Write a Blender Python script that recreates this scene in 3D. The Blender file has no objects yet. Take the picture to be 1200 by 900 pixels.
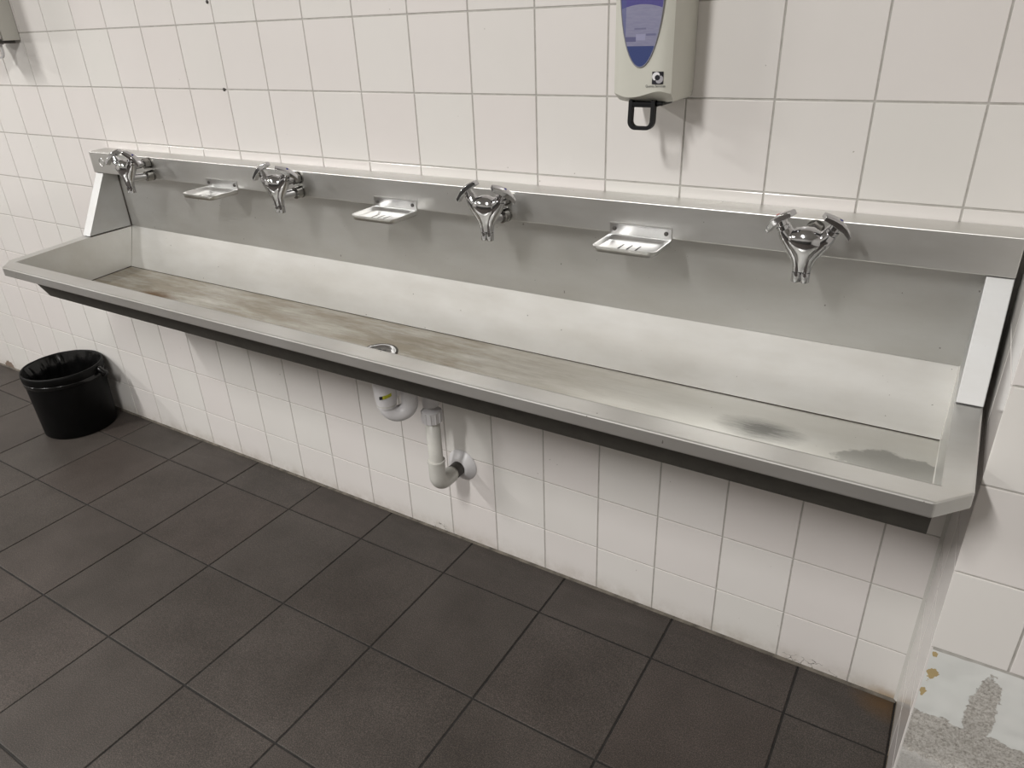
import bpy, bmesh, math, random
from mathutils import Vector, Matrix, noise
random.seed(7)
S = bpy.context.scene
COL = S.collection

# ------------------------------------------------------------------ camera
cam_data = bpy.data.cameras.new('camera')
cam = bpy.data.objects.new('camera', cam_data)
COL.objects.link(cam)
F_PX = 846.4358
cam_data.sensor_fit = 'HORIZONTAL'
cam_data.sensor_width = 36.0
cam_data.lens = F_PX / 1200 * 36.0
cam_data.clip_start = 0.02
cam.matrix_world = Matrix(((0.853020, -0.207390, 0.478902, 2.750246), (0.520626, 0.401723, -0.753371, -1.329417), (-0.036144, 0.891969, 0.450650, 1.342987), (0.000000, 0.000000, 0.000000, 1.000000)))
S.camera = cam

# ------------------------------------------------------------------ world, exposure
world = bpy.data.worlds.new('world')
S.world = world
world.use_nodes = True
world.node_tree.nodes['Background'].inputs[0].default_value = (0.9, 0.92, 1.0, 1)
world.node_tree.nodes['Background'].inputs[1].default_value = 0.02
S.view_settings.view_transform = 'Standard'
S.view_settings.look = 'None'
S.view_settings.gamma = 1.0
S.view_settings.use_curve_mapping = False
S.view_settings.exposure = 0.25
LAMP_POWER = 62.0
LAMP_COLOR = (1.0, 0.98, 0.955)
LAMPS = [(-3.05, -2.4), (-0.6, -2.4), (1.85, -2.4)]      # ceiling battens running out from the tiled wall
CEIL = 2.6

# ------------------------------------------------------------------ material helpers
def new_mat(name):
    m = bpy.data.materials.new(name); m.use_nodes = True
    nt = m.node_tree
    return m, nt, nt.nodes['Principled BSDF']

def node(nt, typ, **kw):
    n = nt.nodes.new(typ)
    for k, v in kw.items():
        if k.startswith('i_'):
            key = k[2:]
            key = int(key) if key.isdigit() else key.replace('_', ' ')
            n.inputs[key].default_value = v
        else:
            setattr(n, k, v)
    return n

def lk(nt, a, b): nt.links.new(a, b)

def ramp(nt, fac, stops):
    r = nt.nodes.new('ShaderNodeValToRGB')
    el = r.color_ramp.elements
    while len(el) < len(stops): el.new(0.5)
    for e, (p, c) in zip(el, stops):
        e.position = p
        e.color = c if len(c) == 4 else (*c, 1)
    lk(nt, fac, r.inputs[0])
    return r.outputs[0]

def mix(nt, fac, a, b, mode='MIX'):
    n = nt.nodes.new('ShaderNodeMix'); n.data_type = 'RGBA'; n.blend_type = mode
    for sock, v in ((n.inputs[0], fac), (n.inputs[6], a), (n.inputs[7], b)):
        if isinstance(v, (int, float)): sock.default_value = v
        elif isinstance(v, tuple): sock.default_value = v if len(v) == 4 else (*v, 1)
        else: lk(nt, v, sock)
    return n.outputs[2]

def math_(nt, op, a, b=0.0, c=0.0, clamp=False):
    n = nt.nodes.new('ShaderNodeMath'); n.operation = op; n.use_clamp = clamp
    for i, v in enumerate((a, b, c)):
        if isinstance(v, (int, float)): n.inputs[i].default_value = v
        else: lk(nt, v, n.inputs[i])
    return n.outputs[0]

def position(nt, scale=(1, 1, 1)):
    g = nt.nodes.new('ShaderNodeNewGeometry')
    mp = node(nt, 'ShaderNodeMapping'); mp.inputs['Scale'].default_value = scale
    lk(nt, g.outputs['Position'], mp.inputs[0])
    return mp.outputs[0]

def xyz(nt):
    g = nt.nodes.new('ShaderNodeNewGeometry'); s = nt.nodes.new('ShaderNodeSeparateXYZ')
    lk(nt, g.outputs['Position'], s.inputs[0])
    return s.outputs

def noise_tex(nt, vec, scale, detail=4, rough=0.55):
    n = node(nt, 'ShaderNodeTexNoise'); n.inputs['Scale'].default_value = scale
    n.inputs['Detail'].default_value = detail; n.inputs['Roughness'].default_value = rough
    lk(nt, vec, n.inputs['Vector'])
    return n.outputs[0]

def bump(nt, b, h, strength, dist):
    n = node(nt, 'ShaderNodeBump'); n.inputs['Strength'].default_value = strength
    n.inputs['Distance'].default_value = dist
    lk(nt, h, n.inputs['Height']); lk(nt, n.outputs[0], b.inputs['Normal'])

def blob(nt, cx, cy, rx, ry, axes=('X', 'Y'), wob=None, amt=0.0):
    """1 in the middle of an elliptic mark of the thing itself, 0 outside"""
    o = xyz(nt)
    a = math_(nt, 'DIVIDE', math_(nt, 'SUBTRACT', o[axes[0]], cx), rx)
    b = math_(nt, 'DIVIDE', math_(nt, 'SUBTRACT', o[axes[1]], cy), ry)
    d = math_(nt, 'SQRT', math_(nt, 'ADD', math_(nt, 'MULTIPLY', a, a), math_(nt, 'MULTIPLY', b, b)))
    if wob is not None:
        d = math_(nt, 'ADD', d, math_(nt, 'MULTIPLY', math_(nt, 'SUBTRACT', wob, 0.5), amt))
    return math_(nt, 'SUBTRACT', 1.0, d, clamp=True)

def plain(name, col, rough=0.5, metal=0.0, spec=0.5, nscale=None, namt=0.06, bumpd=None):
    m, nt, b = new_mat(name)
    b.inputs['Roughness'].default_value = rough; b.inputs['Metallic'].default_value = metal
    b.inputs['Specular IOR Level'].default_value = spec
    if nscale:
        n = noise_tex(nt, position(nt), nscale)
        dark = tuple(c * (1 - namt) for c in col); lite = tuple(min(1, c * (1 + namt)) for c in col)
        lk(nt, ramp(nt, n, [(0.3, dark), (0.7, lite)]), b.inputs['Base Color'])
        if bumpd: bump(nt, b, n, 0.3, bumpd)
    else:
        b.inputs['Base Color'].default_value = (*col, 1)
    return m

M = {}
# glazed wall tile: each tile its own faint tint, specks, grime and cracks along the foot of the wall
m, nt, b = new_mat('white_glazed_tile')
oi = nt.nodes.new('ShaderNodeObjectInfo')
tint = ramp(nt, oi.outputs['Random'], [(0.0, (0.775, 0.735, 0.715)), (0.35, (0.79, 0.762, 0.74)), (0.65, (0.775, 0.758, 0.727)), (1.0, (0.785, 0.745, 0.728))])
pos = position(nt)
cl = noise_tex(nt, pos, 6, 3)
tint = mix(nt, 0.10, tint, ramp(nt, cl, [(0.35, (0.70, 0.67, 0.62)), (0.65, (0.80, 0.77, 0.73))]))
sp = noise_tex(nt, pos, 90, 1)
spk = math_(nt, 'GREATER_THAN', sp, 0.805)
tint = mix(nt, math_(nt, 'MULTIPLY', spk, 0.55), tint, (0.25, 0.22, 0.18))
zz = xyz(nt)['Z']
low = math_(nt, 'SUBTRACT', 1.0, math_(nt, 'DIVIDE', zz, 0.075), clamp=True)
gr = noise_tex(nt, pos, 22, 6, 0.7)
grime = math_(nt, 'MULTIPLY', math_(nt, 'MULTIPLY', low, low), math_(nt, 'SUBTRACT', math_(nt, 'MULTIPLY', gr, 2.2), 0.62, clamp=True))
tint = mix(nt, math_(nt, 'MULTIPLY', grime, 0.75), tint, (0.30, 0.245, 0.17))
# cracked glaze near the corner
vor = node(nt, 'ShaderNodeTexVoronoi'); vor.feature = 'DISTANCE_TO_EDGE'; vor.inputs['Scale'].default_value = 34
cw = node(nt, 'ShaderNodeTexNoise'); cw.inputs['Scale'].default_value = 45
lk(nt, pos, cw.inputs['Vector'])
lk(nt, mix(nt, 0.04, position(nt, (1, 1, 1.6)), cw.outputs[1], 'ADD'), vor.inputs['Vector'])
crk = math_(nt, 'LESS_THAN', vor.outputs['Distance'], 0.022)
wb = noise_tex(nt, pos, 30, 3)
for (cx, rx) in ((2.665, 0.075), (1.64, 0.03)):
    reg = math_(nt, 'GREATER_THAN', blob(nt, cx, 0.0, rx, 0.032, ('X', 'Z'), wb, 0.5), 0.05)
    tint = mix(nt, math_(nt, 'MULTIPLY', math_(nt, 'MULTIPLY', crk, reg), 0.8), tint, (0.10, 0.09, 0.075))
chip = math_(nt, 'GREATER_THAN', blob(nt, -0.81, 0.012, 0.05, 0.03, ('X', 'Z'), wb, 2.2), 0.35)
tint = mix(nt, math_(nt, 'MULTIPLY', chip, 0.85), tint, (0.17, 0.11, 0.07))
rust = blob(nt, 2.84, 0.0, 0.07, 0.03, ('X', 'Z'), wb, 0.8)
tint = mix(nt, math_(nt, 'MULTIPLY', rust, 0.8), tint, (0.34, 0.20, 0.05))
lk(nt, tint, b.inputs['Base Color'])
b.inputs['Roughness'].default_value = 0.15
b.inputs['Specular IOR Level'].default_value = 0.45
bump(nt, b, noise_tex(nt, pos, 14, 2), 0.06, 0.004)
M['tile'] = m

m, nt, b = new_mat('grey_grout')
pos = position(nt)
g1 = noise_tex(nt, pos, 60, 5)
lk(nt, ramp(nt, g1, [(0.3, (0.40, 0.385, 0.355)), (0.7, (0.52, 0.505, 0.475))]), b.inputs['Base Color'])
b.inputs['Roughness'].default_value = 0.9
M['grout'] = m

m, nt, b = new_mat('dark_floor_tile')
oi = nt.nodes.new('ShaderNodeObjectInfo')
pos = position(nt)
base = ramp(nt, oi.outputs['Random'], [(0.0, (0.052, 0.045, 0.040)), (0.5, (0.058, 0.051, 0.046)), (1.0, (0.055, 0.046, 0.041))])
fine = noise_tex(nt, pos, 420, 3, 0.8)
col = mix(nt, 1.0, base, ramp(nt, fine, [(0.3, (0.4, 0.4, 0.4)), (0.5, (1.0, 1.0, 1.0)), (0.72, (2.6, 2.5, 2.4))]), 'MULTIPLY')
big = noise_tex(nt, pos, 5, 4, 0.6)
col = mix(nt, 0.75, col, mix(nt, 1.0, col, ramp(nt, big, [(0.3, (0.72, 0.70, 0.68)), (0.7, (1.22, 1.2, 1.2))]), 'MULTIPLY'))
wst = noise_tex(nt, position(nt, (1, 4, 1)), 7, 5, 0.65)
nearwall = math_(nt, 'ADD', 1.0, math_(nt, 'DIVIDE', xyz(nt)['Y'], 0.15), clamp=True)
dirt = math_(nt, 'MULTIPLY', nearwall, math_(nt, 'SUBTRACT', math_(nt, 'MULTIPLY', wst, 2.4), 0.85, clamp=True))
col = mix(nt, math_(nt, 'MULTIPLY', dirt, 0.8), col, (0.026, 0.022, 0.019))
rs = blob(nt, 2.83, -0.02, 0.07, 0.055, ('X', 'Y'), wst, 1.2)
col = mix(nt, math_(nt, 'MULTIPLY', rs, 0.8), col, (0.10, 0.055, 0.02))
lk(nt, col, b.inputs['Base Color'])
b.inputs['Roughness'].default_value = 0.5
b.inputs['Specular IOR Level'].default_value = 0.35
bump(nt, b, fine, 0.35, 0.0012)
M['floor_tile'] = m
M['dirty_grout'] = plain('grimy_grout', (0.13, 0.115, 0.095), 0.9, nscale=30, namt=0.5)
M['floor_grout'] = plain('dark_floor_grout', (0.020, 0.018, 0.016), 0.9, nscale=40, namt=0.4)

def steel(name, col, rough, aniso, stains=None):
    m, nt, b = new_mat(name)
    b.inputs['Metallic'].default_value = 1.0
    pos = position(nt)
    brush = noise_tex(nt, position(nt, (6, 260, 260)), 3.0, 3, 0.6)
    cloud = noise_tex(nt, position(nt, (1.5, 4, 4)), 3.2, 5, 0.6)
    c = mix(nt, 1.0, (*col, 1), ramp(nt, cloud, [(0.3, (0.93, 0.92, 0.90)), (0.7, (1.04, 1.04, 1.04))]), 'MULTIPLY')
    sp = noise_tex(nt, pos, 120, 1)
    spk = math_(nt, 'GREATER_THAN', sp, 0.80)
    c = mix(nt, math_(nt, 'MULTIPLY', spk, 0.6), c, (0.10, 0.085, 0.06))
    r = math_(nt, 'ADD', math_(nt, 'MULTIPLY', brush, 0.10), rough - 0.05)
    r = math_(nt, 'ADD', r, math_(nt, 'MULTIPLY', math_(nt, 'SUBTRACT', cloud, 0.5), 0.10))
    b.inputs['Metallic'].default_value = 0.88
    if stains: c, r = stains(nt, b, c, r)
    lk(nt, c, b.inputs['Base Color']); lk(nt, r, b.inputs['Roughness'])
    if aniso:
        b.inputs['Anisotropic'].default_value = aniso
        t = nt.nodes.new('ShaderNodeTangent'); t.direction_type = 'UV_MAP'; t.uv_map = 'UVMap'
        lk(nt, t.outputs[0], b.inputs['Tangent'])
    return m
M['steel'] = steel('brushed_steel', (0.71, 0.71, 0.695), 0.42, 0.4)
M['steel_rim'] = steel('brushed_steel_rim', (0.72, 0.72, 0.705), 0.36, 0.3)
M['steel_back_lit'] = steel('brushed_steel_back_lit', (0.90, 0.90, 0.88), 0.38, 0.55)  # same steel, colour lifted to paint in the slope's bright reflection
M['steel_dimmed'] = steel('brushed_steel_dimmed', (0.56, 0.565, 0.565), 0.56, 0.2)  # same steel, colour darkened to hold down lamp glare on the cheeks

def floor_stains(nt, b, c, r):
    pos = position(nt, (1.0, 5.0, 1.0))
    n1 = noise_tex(nt, pos, 4.5, 7, 0.65)
    n2 = noise_tex(nt, position(nt, (1.6, 14.0, 1.0)), 6.0, 6, 0.7)
    X = xyz(nt)['X']
    left = math_(nt, 'SUBTRACT', 1.0, math_(nt, 'MULTIPLY', math_(nt, 'SUBTRACT', X, 1.85), 1.7), clamp=True)
    film = math_(nt, 'MULTIPLY', left, math_(nt, 'SUBTRACT', math_(nt, 'MULTIPLY', n1, 2.2), 0.28, clamp=True))
    c = mix(nt, math_(nt, 'MULTIPLY', film, 0.85), c, (0.180, 0.143, 0.086))
    film2 = math_(nt, 'MULTIPLY', left, math_(nt, 'SUBTRACT', math_(nt, 'MULTIPLY', n2, 3.0), 1.42, clamp=True))
    c = mix(nt, math_(nt, 'MULTIPLY', film2, 0.7), c, (0.11, 0.085, 0.055))
    w = noise_tex(nt, position(nt, (1, 3, 1)), 16, 6, 0.75)
    rust = blob(nt, 0.80, -0.185, 0.10, 0.045, ('X', 'Y'), w, 1.3)
    c = mix(nt, math_(nt, 'MULTIPLY', rust, 1.5, clamp=True), c, (0.10, 0.05, 0.012))
    sc = noise_tex(nt, position(nt, (6, 60, 1)), 5, 5, 0.75)
    scuff = math_(nt, 'MULTIPLY', blob(nt, 2.525, -0.143, 0.085, 0.042, ('X', 'Y'), w, 0.7), math_(nt, 'MULTIPLY', sc, 2.6), clamp=True)
    c = mix(nt, math_(nt, 'MULTIPLY', scuff, 0.75), c, (0.10, 0.10, 0.095))
    w2 = noise_tex(nt, position(nt, (1, 1.5, 1)), 14, 4, 0.6)
    wet = math_(nt, 'MULTIPLY', math_(nt, 'SUBTRACT', blob(nt, 2.752, -0.195, 0.100, 0.085, ('X', 'Y'), w2, 1.0), 0.08), 14.0, clamp=True)
    c = mix(nt, math_(nt, 'MULTIPLY', wet, 0.55), c, (0.22, 0.22, 0.21))
    r = math_(nt, 'SUBTRACT', r, math_(nt, 'MULTIPLY', wet, 0.12))
    met = math_(nt, 'SUBTRACT', 1.0, math_(nt, 'MULTIPLY', math_(nt, 'ADD', film, film2, clamp=True), 0.75), clamp=True)
    met = math_(nt, 'SUBTRACT', met, math_(nt, 'MULTIPLY', rust, 1.2), clamp=True)
    lk(nt, met, b.inputs['Metallic'])
    return c, r
M['steel_stained'] = steel('stained_steel', (0.66, 0.655, 0.63), 0.44, 0.4, floor_stains)
M['chrome'] = plain('chrome', (0.50, 0.50, 0.51), 0.10, 1.0, nscale=40, namt=0.05)
M['chrome_dark'] = plain('worn_chrome', (0.30, 0.295, 0.28), 0.25, 1.0, nscale=80, namt=0.15)
M['grate_dark'] = plain('dark_metal_grate', (0.10, 0.095, 0.085), 0.35, 0.8, nscale=90, namt=0.4)  # even dark metal for the middle of the drain
M['under_shade'] = plain('dark_grey_painted_shade', (0.080, 0.076, 0.066), 0.55, nscale=40, namt=0.15)  # shade of the trough underside put into the colour
M['alu'] = plain('pressed_aluminium', (0.66, 0.66, 0.655), 0.30, 1.0, nscale=60, namt=0.06)
M['black'] = plain('black_slot', (0.012, 0.012, 0.012), 0.7, nscale=50)
M['sealant_dark'] = plain('grimy_sealant', (0.06, 0.05, 0.04), 0.7, nscale=90, namt=0.5)
M['sealant_light'] = plain('white_sealant', (0.60, 0.585, 0.55), 0.5, nscale=8, namt=0.05)
M['pvc'] = plain('white_pvc', (0.70, 0.69, 0.70), 0.35, nscale=20, namt=0.04)
M['pvc_grey'] = plain('grey_white_pvc', (0.60, 0.59, 0.55), 0.38, nscale=25, namt=0.06)
M['rubber'] = plain('dark_rubber', (0.055, 0.05, 0.045), 0.6, nscale=50, namt=0.3)
M['yellow'] = plain('yellow_label', (0.42, 0.42, 0.03), 0.5, nscale=200, namt=0.3)
M['bucket'] = plain('black_bucket_plastic', (0.0035, 0.0035, 0.0035), 0.5, spec=0.15, nscale=30, namt=0.3)
M['bag'] = plain('black_bag_film', (0.004, 0.004, 0.004), 0.2, spec=0.4, nscale=30, namt=0.3)
M['abs'] = plain('off_white_plastic', (0.60, 0.595, 0.53), 0.42, nscale=9, namt=0.03)
M['grey_abs'] = plain('grey_plastic', (0.52, 0.51, 0.465), 0.5, nscale=9, namt=0.04)
M['black_abs'] = plain('black_plastic', (0.004, 0.004, 0.0045), 0.5, spec=0.25, nscale=60, namt=0.3)
M['logo_black'] = plain('logo_black', (0.006, 0.006, 0.012), 0.5, nscale=60)
M['logo_white'] = plain('logo_white', (0.75, 0.74, 0.76), 0.5, nscale=60)
M['logo_grey'] = plain('logo_grey', (0.40, 0.39, 0.42), 0.5, nscale=60)
M['red'] = plain('red_dot', (0.5, 0.02, 0.02), 0.4, nscale=60)
M['blue'] = plain('blue_dot', (0.012, 0.012, 0.20), 0.4, nscale=60)
M['ceiling'] = plain('white_ceiling_paint', (0.78, 0.77, 0.74), 0.8, nscale=3, namt=0.03)
M['paint'] = plain('white_wall_paint', (0.70, 0.68, 0.65), 0.6, nscale=2, namt=0.04)
M['grey_paint'] = plain('grey_wall_paint', (0.60, 0.585, 0.56), 0.6, nscale=2, namt=0.04)
M['dark_absorber'] = plain('dark_absorber', (0.05, 0.048, 0.045), 0.5, nscale=2, namt=0.1)  # for the added band that soaks up low bounce light
M['window_frame'] = plain('grey_violet_frame', (0.20, 0.20, 0.24), 0.4, nscale=60)

# soap refill seen behind the blue window: flat print bands
def window_mat():
    m, nt, b = new_mat('blue_window')
    o = xyz(nt); Z = o['Z']; X = o['X']
    pale = (0.235, 0.235, 0.34); deep = (0.055, 0.075, 0.20); viol = (0.085, 0.075, 0.26)
    n = noise_tex(nt, position(nt, (20, 1, 140)), 4, 3)
    c = ramp(nt, n, [(0.35, (0.235, 0.235, 0.345)), (0.65, (0.265, 0.265, 0.375))])
    arch = math_(nt, 'SUBTRACT', 1.3625, math_(nt, 'MULTIPLY', math_(nt, 'POWER', math_(nt, 'SUBTRACT', X, 2.256), 2.0), 5.0))
    c = mix(nt, math_(nt, 'GREATER_THAN', Z, math_(nt, 'SUBTRACT', arch, 0.006)), c, (*viol, 1))
    c = mix(nt, math_(nt, 'LESS_THAN', Z, 1.2965), c, (*deep, 1))
    def rect(x0, x1, z0, z1, colr, c, amt=0.8):
        f = math_(nt, 'MULTIPLY', math_(nt, 'GREATER_THAN', X, x0), math_(nt, 'LESS_THAN', X, x1))
        f = math_(nt, 'MULTIPLY', f, math_(nt, 'MULTIPLY', math_(nt, 'GREATER_THAN', Z, z0), math_(nt, 'LESS_THAN', Z, z1)))
        return mix(nt, math_(nt, 'MULTIPLY', f, amt), c, (*colr, 1))
    c = rect(2.20, 2.247, 1.303, 1.310, (0.10, 0.10, 0.21), c)
    c = rect(2.247, 2.263, 1.305, 1.314, (0.33, 0.33, 0.48), c)
    c = rect(2.264, 2.281, 1.3115, 1.3145, (0.14, 0.14, 0.25), c)
    c = rect(2.244, 2.264, 1.3205, 1.323, (0.15, 0.15, 0.25), c)
    c = rect(2.20, 2.229, 1.0, 1.6, (0.09, 0.105, 0.26), c, 0.6)
    lk(nt, c, b.inputs['Base Color'])
    b.inputs['Roughness'].default_value = 0.15
    return m
M['window'] = window_mat()

# peeling paint over bare plaster on the pier
m, nt, b = new_mat('peeling_paint')
pos = position(nt); o = xyz(nt)
nz = noise_tex(nt, pos, 13, 6, 0.62)
edge = math_(nt, 'ADD', o['Z'], math_(nt, 'MULTIPLY', math_(nt, 'SUBTRACT', nz, 0.5), 0.13))
bare = math_(nt, 'LESS_THAN', edge, 0.298)
hole = math_(nt, 'GREATER_THAN', blob(nt, 2.942, 0.352, 0.020, 0.068, ('X', 'Z'), noise_tex(nt, pos, 36, 6, 0.8), 1.5), 0.02)
bare = math_(nt, 'MAXIMUM', bare, hole)
foot = math_(nt, 'LESS_THAN', edge, 0.205)
pf = noise_tex(nt, pos, 210, 6, 0.85)
pc = ramp(nt, pf, [(0.36, (0.24, 0.22, 0.19)), (0.47, (0.58, 0.55, 0.505)), (0.58, (0.86, 0.84, 0.80))])
pc = mix(nt, 0.3, pc, ramp(nt, noise_tex(nt, pos, 18, 4), [(0.35, (0.27, 0.25, 0.22)), (0.65, (0.56, 0.53, 0.49))]))
paintc = ramp(nt, noise_tex(nt, pos, 9, 4), [(0.3, (0.68, 0.70, 0.675)), (0.7, (0.74, 0.745, 0.725))])
c = mix(nt, bare, paintc, pc)
c = mix(nt, math_(nt, 'MULTIPLY', foot, 0.6), c, (0.62, 0.61, 0.59))
gl = noise_tex(nt, pos, 70, 3, 0.6)
for (cx, cz, rx, rz) in ((2.866, 0.388, 0.010, 0.020), (2.862, 0.43, 0.006, 0.006), (2.860, 0.348, 0.005, 0.014)):
    g = math_(nt, 'GREATER_THAN', blob(nt, cx, cz, rx, rz, ('X', 'Z'), gl, 3.0), 0.42)
    c = mix(nt, math_(nt, 'MULTIPLY', g, 0.9), c, (0.42, 0.30, 0.11))
lk(nt, c, b.inputs['Base Color'])
b.inputs['Roughness'].default_value = 0.85
hgt = math_(nt, 'SUBTRACT', math_(nt, 'MULTIPLY', pf, math_(nt, 'ADD', math_(nt, 'MULTIPLY', bare, 0.8), 0.05)), math_(nt, 'MULTIPLY', bare, 0.6))
bump(nt, b, hgt, 0.9, 0.004)
M['peel'] = m

# ------------------------------------------------------------------ mesh builder
class MB:
    def __init__(s): s.bm = bmesh.new()
    def face(s, pts):
        return s.bm.faces.new([s.bm.verts.new(p) for p in pts])
    def box(s, x0, x1, y0, y1, z0, z1, bev=0.0, seg=1):
        r = bmesh.ops.create_cube(s.bm, size=1.0)
        vs = r['verts']
        for v in vs:
            v.co = ((x0 + x1) / 2 + v.co.x * (x1 - x0), (y0 + y1) / 2 + v.co.y * (y1 - y0), (z0 + z1) / 2 + v.co.z * (z1 - z0))
        if bev:
            es = list({e for v in vs for e in v.link_edges})
            bmesh.ops.bevel(s.bm, geom=es, offset=bev, segments=seg, affect='EDGES', profile=0.5)
        return s
    def prism(s, poly, a, b_, axis='X', bev=0.0):
        """poly: 2-D points, extruded along axis from a to b_"""
        def P(q, t):
            if axis == 'X': return (t, q[0], q[1])
            if axis == 'Y': return (q[0], t, q[1])
            return (q[0], q[1], t)
        A = [s.bm.verts.new(P(q, a)) for q in poly]; B = [s.bm.verts.new(P(q, b_)) for q in poly]
        n = len(poly)
        fs = [s.bm.faces.new(A), s.bm.faces.new(B[::-1])]
        for i in range(n):
            fs.append(s.bm.faces.new([A[i], B[i], B[(i + 1) % n], A[(i + 1) % n]]))
        bmesh.ops.recalc_face_normals(s.bm, faces=fs)
        if bev:
            es = list({e for f in fs for e in f.edges})
            bmesh.ops.bevel(s.bm, geom=es, offset=bev, segments=2, affect='EDGES', profile=0.5)
        return s
    def sweep(s, path, radii, seg=20, caps=True, squash=None):
        path = [Vector(p) for p in path]; n = len(path)
        if isinstance(radii, (int, float)): radii = [radii] * n
        T = []
        for i in range(n):
            d = path[min(i + 1, n - 1)] - path[max(i - 1, 0)]
            T.append(d.normalized() if d.length > 1e-9 else (T[-1] if T else Vector((0, 0, 1))))
        up = Vector((0, 0, 1)) if abs(T[0].z) < 0.9 else Vector((0, 1, 0))
        N = (up - T[0] * up.dot(T[0])).normalized()
        rings = []
        for i in range(n):
            N = (N - T[i] * N.dot(T[i])).normalized(); Bn = T[i].cross(N)
            ring = []
            for k in range(seg):
                a = 2 * math.pi * k / seg
                ring.append(s.bm.verts.new(path[i] + (N * math.cos(a) + Bn * math.sin(a)) * radii[i]))
            rings.append(ring)
        for i in range(n - 1):
            for k in range(seg):
                s.bm.faces.new([rings[i][k], rings[i][(k + 1) % seg], rings[i + 1][(k + 1) % seg], rings[i + 1][k]])
        if caps:
            s.bm.faces.new(rings[0][::-1]); s.bm.faces.new(rings[-1])
        return s
    def lathe(s, prof, c=(0, 0, 0), seg=48, wob=None):
        """prof: (r, z) list about the z axis"""
        rings = []
        for (r, z) in prof:
            ring = []
            for k in range(seg):
                a = 2 * math.pi * k / seg
                rr, zz_ = (r, z) if wob is None else wob(r, z, a)
                ring.append(s.bm.verts.new((c[0] + rr * math.cos(a), c[1] + rr * math.sin(a), c[2] + zz_)))
            rings.append(ring)
        for i in range(len(rings) - 1):
            for k in range(seg):
                s.bm.faces.new([rings[i][k], rings[i][(k + 1) % seg], rings[i + 1][(k + 1) % seg], rings[i + 1][k]])
        return s
    def ellipsoid(s, c, r, u=20, v=14):
        m4 = Matrix.Translation(c) @ Matrix.Diagonal((*r, 1))
        bmesh.ops.create_uvsphere(s.bm, u_segments=u, v_segments=v, radius=1.0, matrix=m4)
        return s
    def build(s, name, mat, parent=None, smooth=False, solid=0.0, bevel=0.0, uv=False, subd=0, recalc=True, angle=None):
        if recalc: bmesh.ops.recalc_face_normals(s.bm, faces=s.bm.faces)
        if uv:
            l = s.bm.loops.layers.uv.new('UVMap')
            for f in s.bm.faces:
                for lo in f.loops:
                    c = lo.vert.co
                    lo[l].uv = (c.x + 0.013 * c.y, c.z - c.y)
        me = bpy.data.meshes.new(name); s.bm.to_mesh(me); s.bm.free()
        me.materials.append(M[mat] if isinstance(mat, str) else mat)
        if smooth:
            for p in me.polygons: p.use_smooth = True
            if angle: me.set_sharp_from_angle(angle=math.radians(angle))
        o = bpy.data.objects.new(name, me); COL.objects.link(o)
        if solid:
            md = o.modifiers.new('thickness', 'SOLIDIFY'); md.thickness = solid; md.offset = -1
        if bevel:
            md = o.modifiers.new('edge', 'BEVEL'); md.width = bevel; md.segments = 2; md.limit_method = 'ANGLE'; md.angle_limit = math.radians(25)
        if subd:
            md = o.modifiers.new('sub', 'SUBSURF'); md.levels = subd; md.render_levels = subd
        if parent is not None: o.parent = parent
        return o

def empty(name, loc=(0, 0, 0), label=None, cat=None, group=None, rot=0):
    o = bpy.data.objects.new(name, None); COL.objects.link(o)
    o.location = loc; o.rotation_euler = (0, 0, rot); o.empty_display_size = 0.05
    if label: tag(o, label, cat, group)
    return o
def tag(o, label, cat, group=None):
    o['label'] = label; o['category'] = cat
    if group: o['group'] = group
    return o
def struct(o, label=None, cat=None):
    o['kind'] = 'structure'
    if label: tag(o, label, cat)
    return o
def keep(o, parent):
    """parent without moving a mesh that is built in world coordinates"""
    o.parent = parent
    o.matrix_parent_inverse = Matrix.Translation(parent.location).inverted() if parent.rotation_euler.z == 0 else parent.matrix_basis.inverted()
    return o
def arc(c, r, a0, a1, n, e1, e2):
    c = Vector(c); e1 = Vector(e1); e2 = Vector(e2)
    return [c + e1 * (r * math.cos(a0 + (a1 - a0) * i / n)) + e2 * (r * math.sin(a0 + (a1 - a0) * i / n)) for i in range(n + 1)]

# ------------------------------------------------------------------ the room
PT = 0.153                 # wall tile pitch
ZA = 1.2069                # height of a row line
JW = 0.003                 # joint width
XC = 2.853                 # inner corner beside the pier
PY = -0.300                # face of the pier
X0, X1, Y0 = -4.6, 3.9, -4.4

struct(MB().box(X0 - .1, XC + 0.2, 0.0016, 0.12, 0.0, CEIL).build('wall_back', 'grout'), 'long back wall covered in square white glazed tiles', 'wall')
wall_back = bpy.data.objects['wall_back']
struct(MB().box(XC + 0.0016, X1 + .1, PY + 0.0016, 0.0016, 0.0, CEIL).build('wall_right', 'grout'), 'tiled pier jutting out beside the trough with bare peeling foot', 'wall')
wall_right = bpy.data.objects['wall_right']
struct(MB().box(X0 - .1, X0, Y0, 0.0, 0, CEIL).build('wall_left', 'paint'), 'plain white painted end wall of the washroom', 'wall')
struct(MB().box(X0 - .1, X1 + .1, Y0 - .1, Y0, 0, CEIL).build('wall_front', 'grey_paint'), 'plain white painted wall opposite the trough', 'wall')
struct(MB().box(X0, X1, Y0 + .0005, Y0 + .03, 0.0, 1.25).build('absorber_band', 'dark_absorber'), 'unseen dark band added along the wall opposite the trough to absorb bounce light', 'light absorber')  # unseen dark band, added to cut bounce light on trough lip and lower tiles
struct(MB().box(X1, X1 + .1, Y0, PY, 0, CEIL).build('wall_side', 'paint'), 'plain white painted side wall beyond the pier', 'wall')
struct(MB().box(X0 - .1, X1 + .1, Y0 - .1, 0.12, CEIL, CEIL + .1).build('ceiling', 'ceiling'), 'flat white painted ceiling', 'ceiling')
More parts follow.
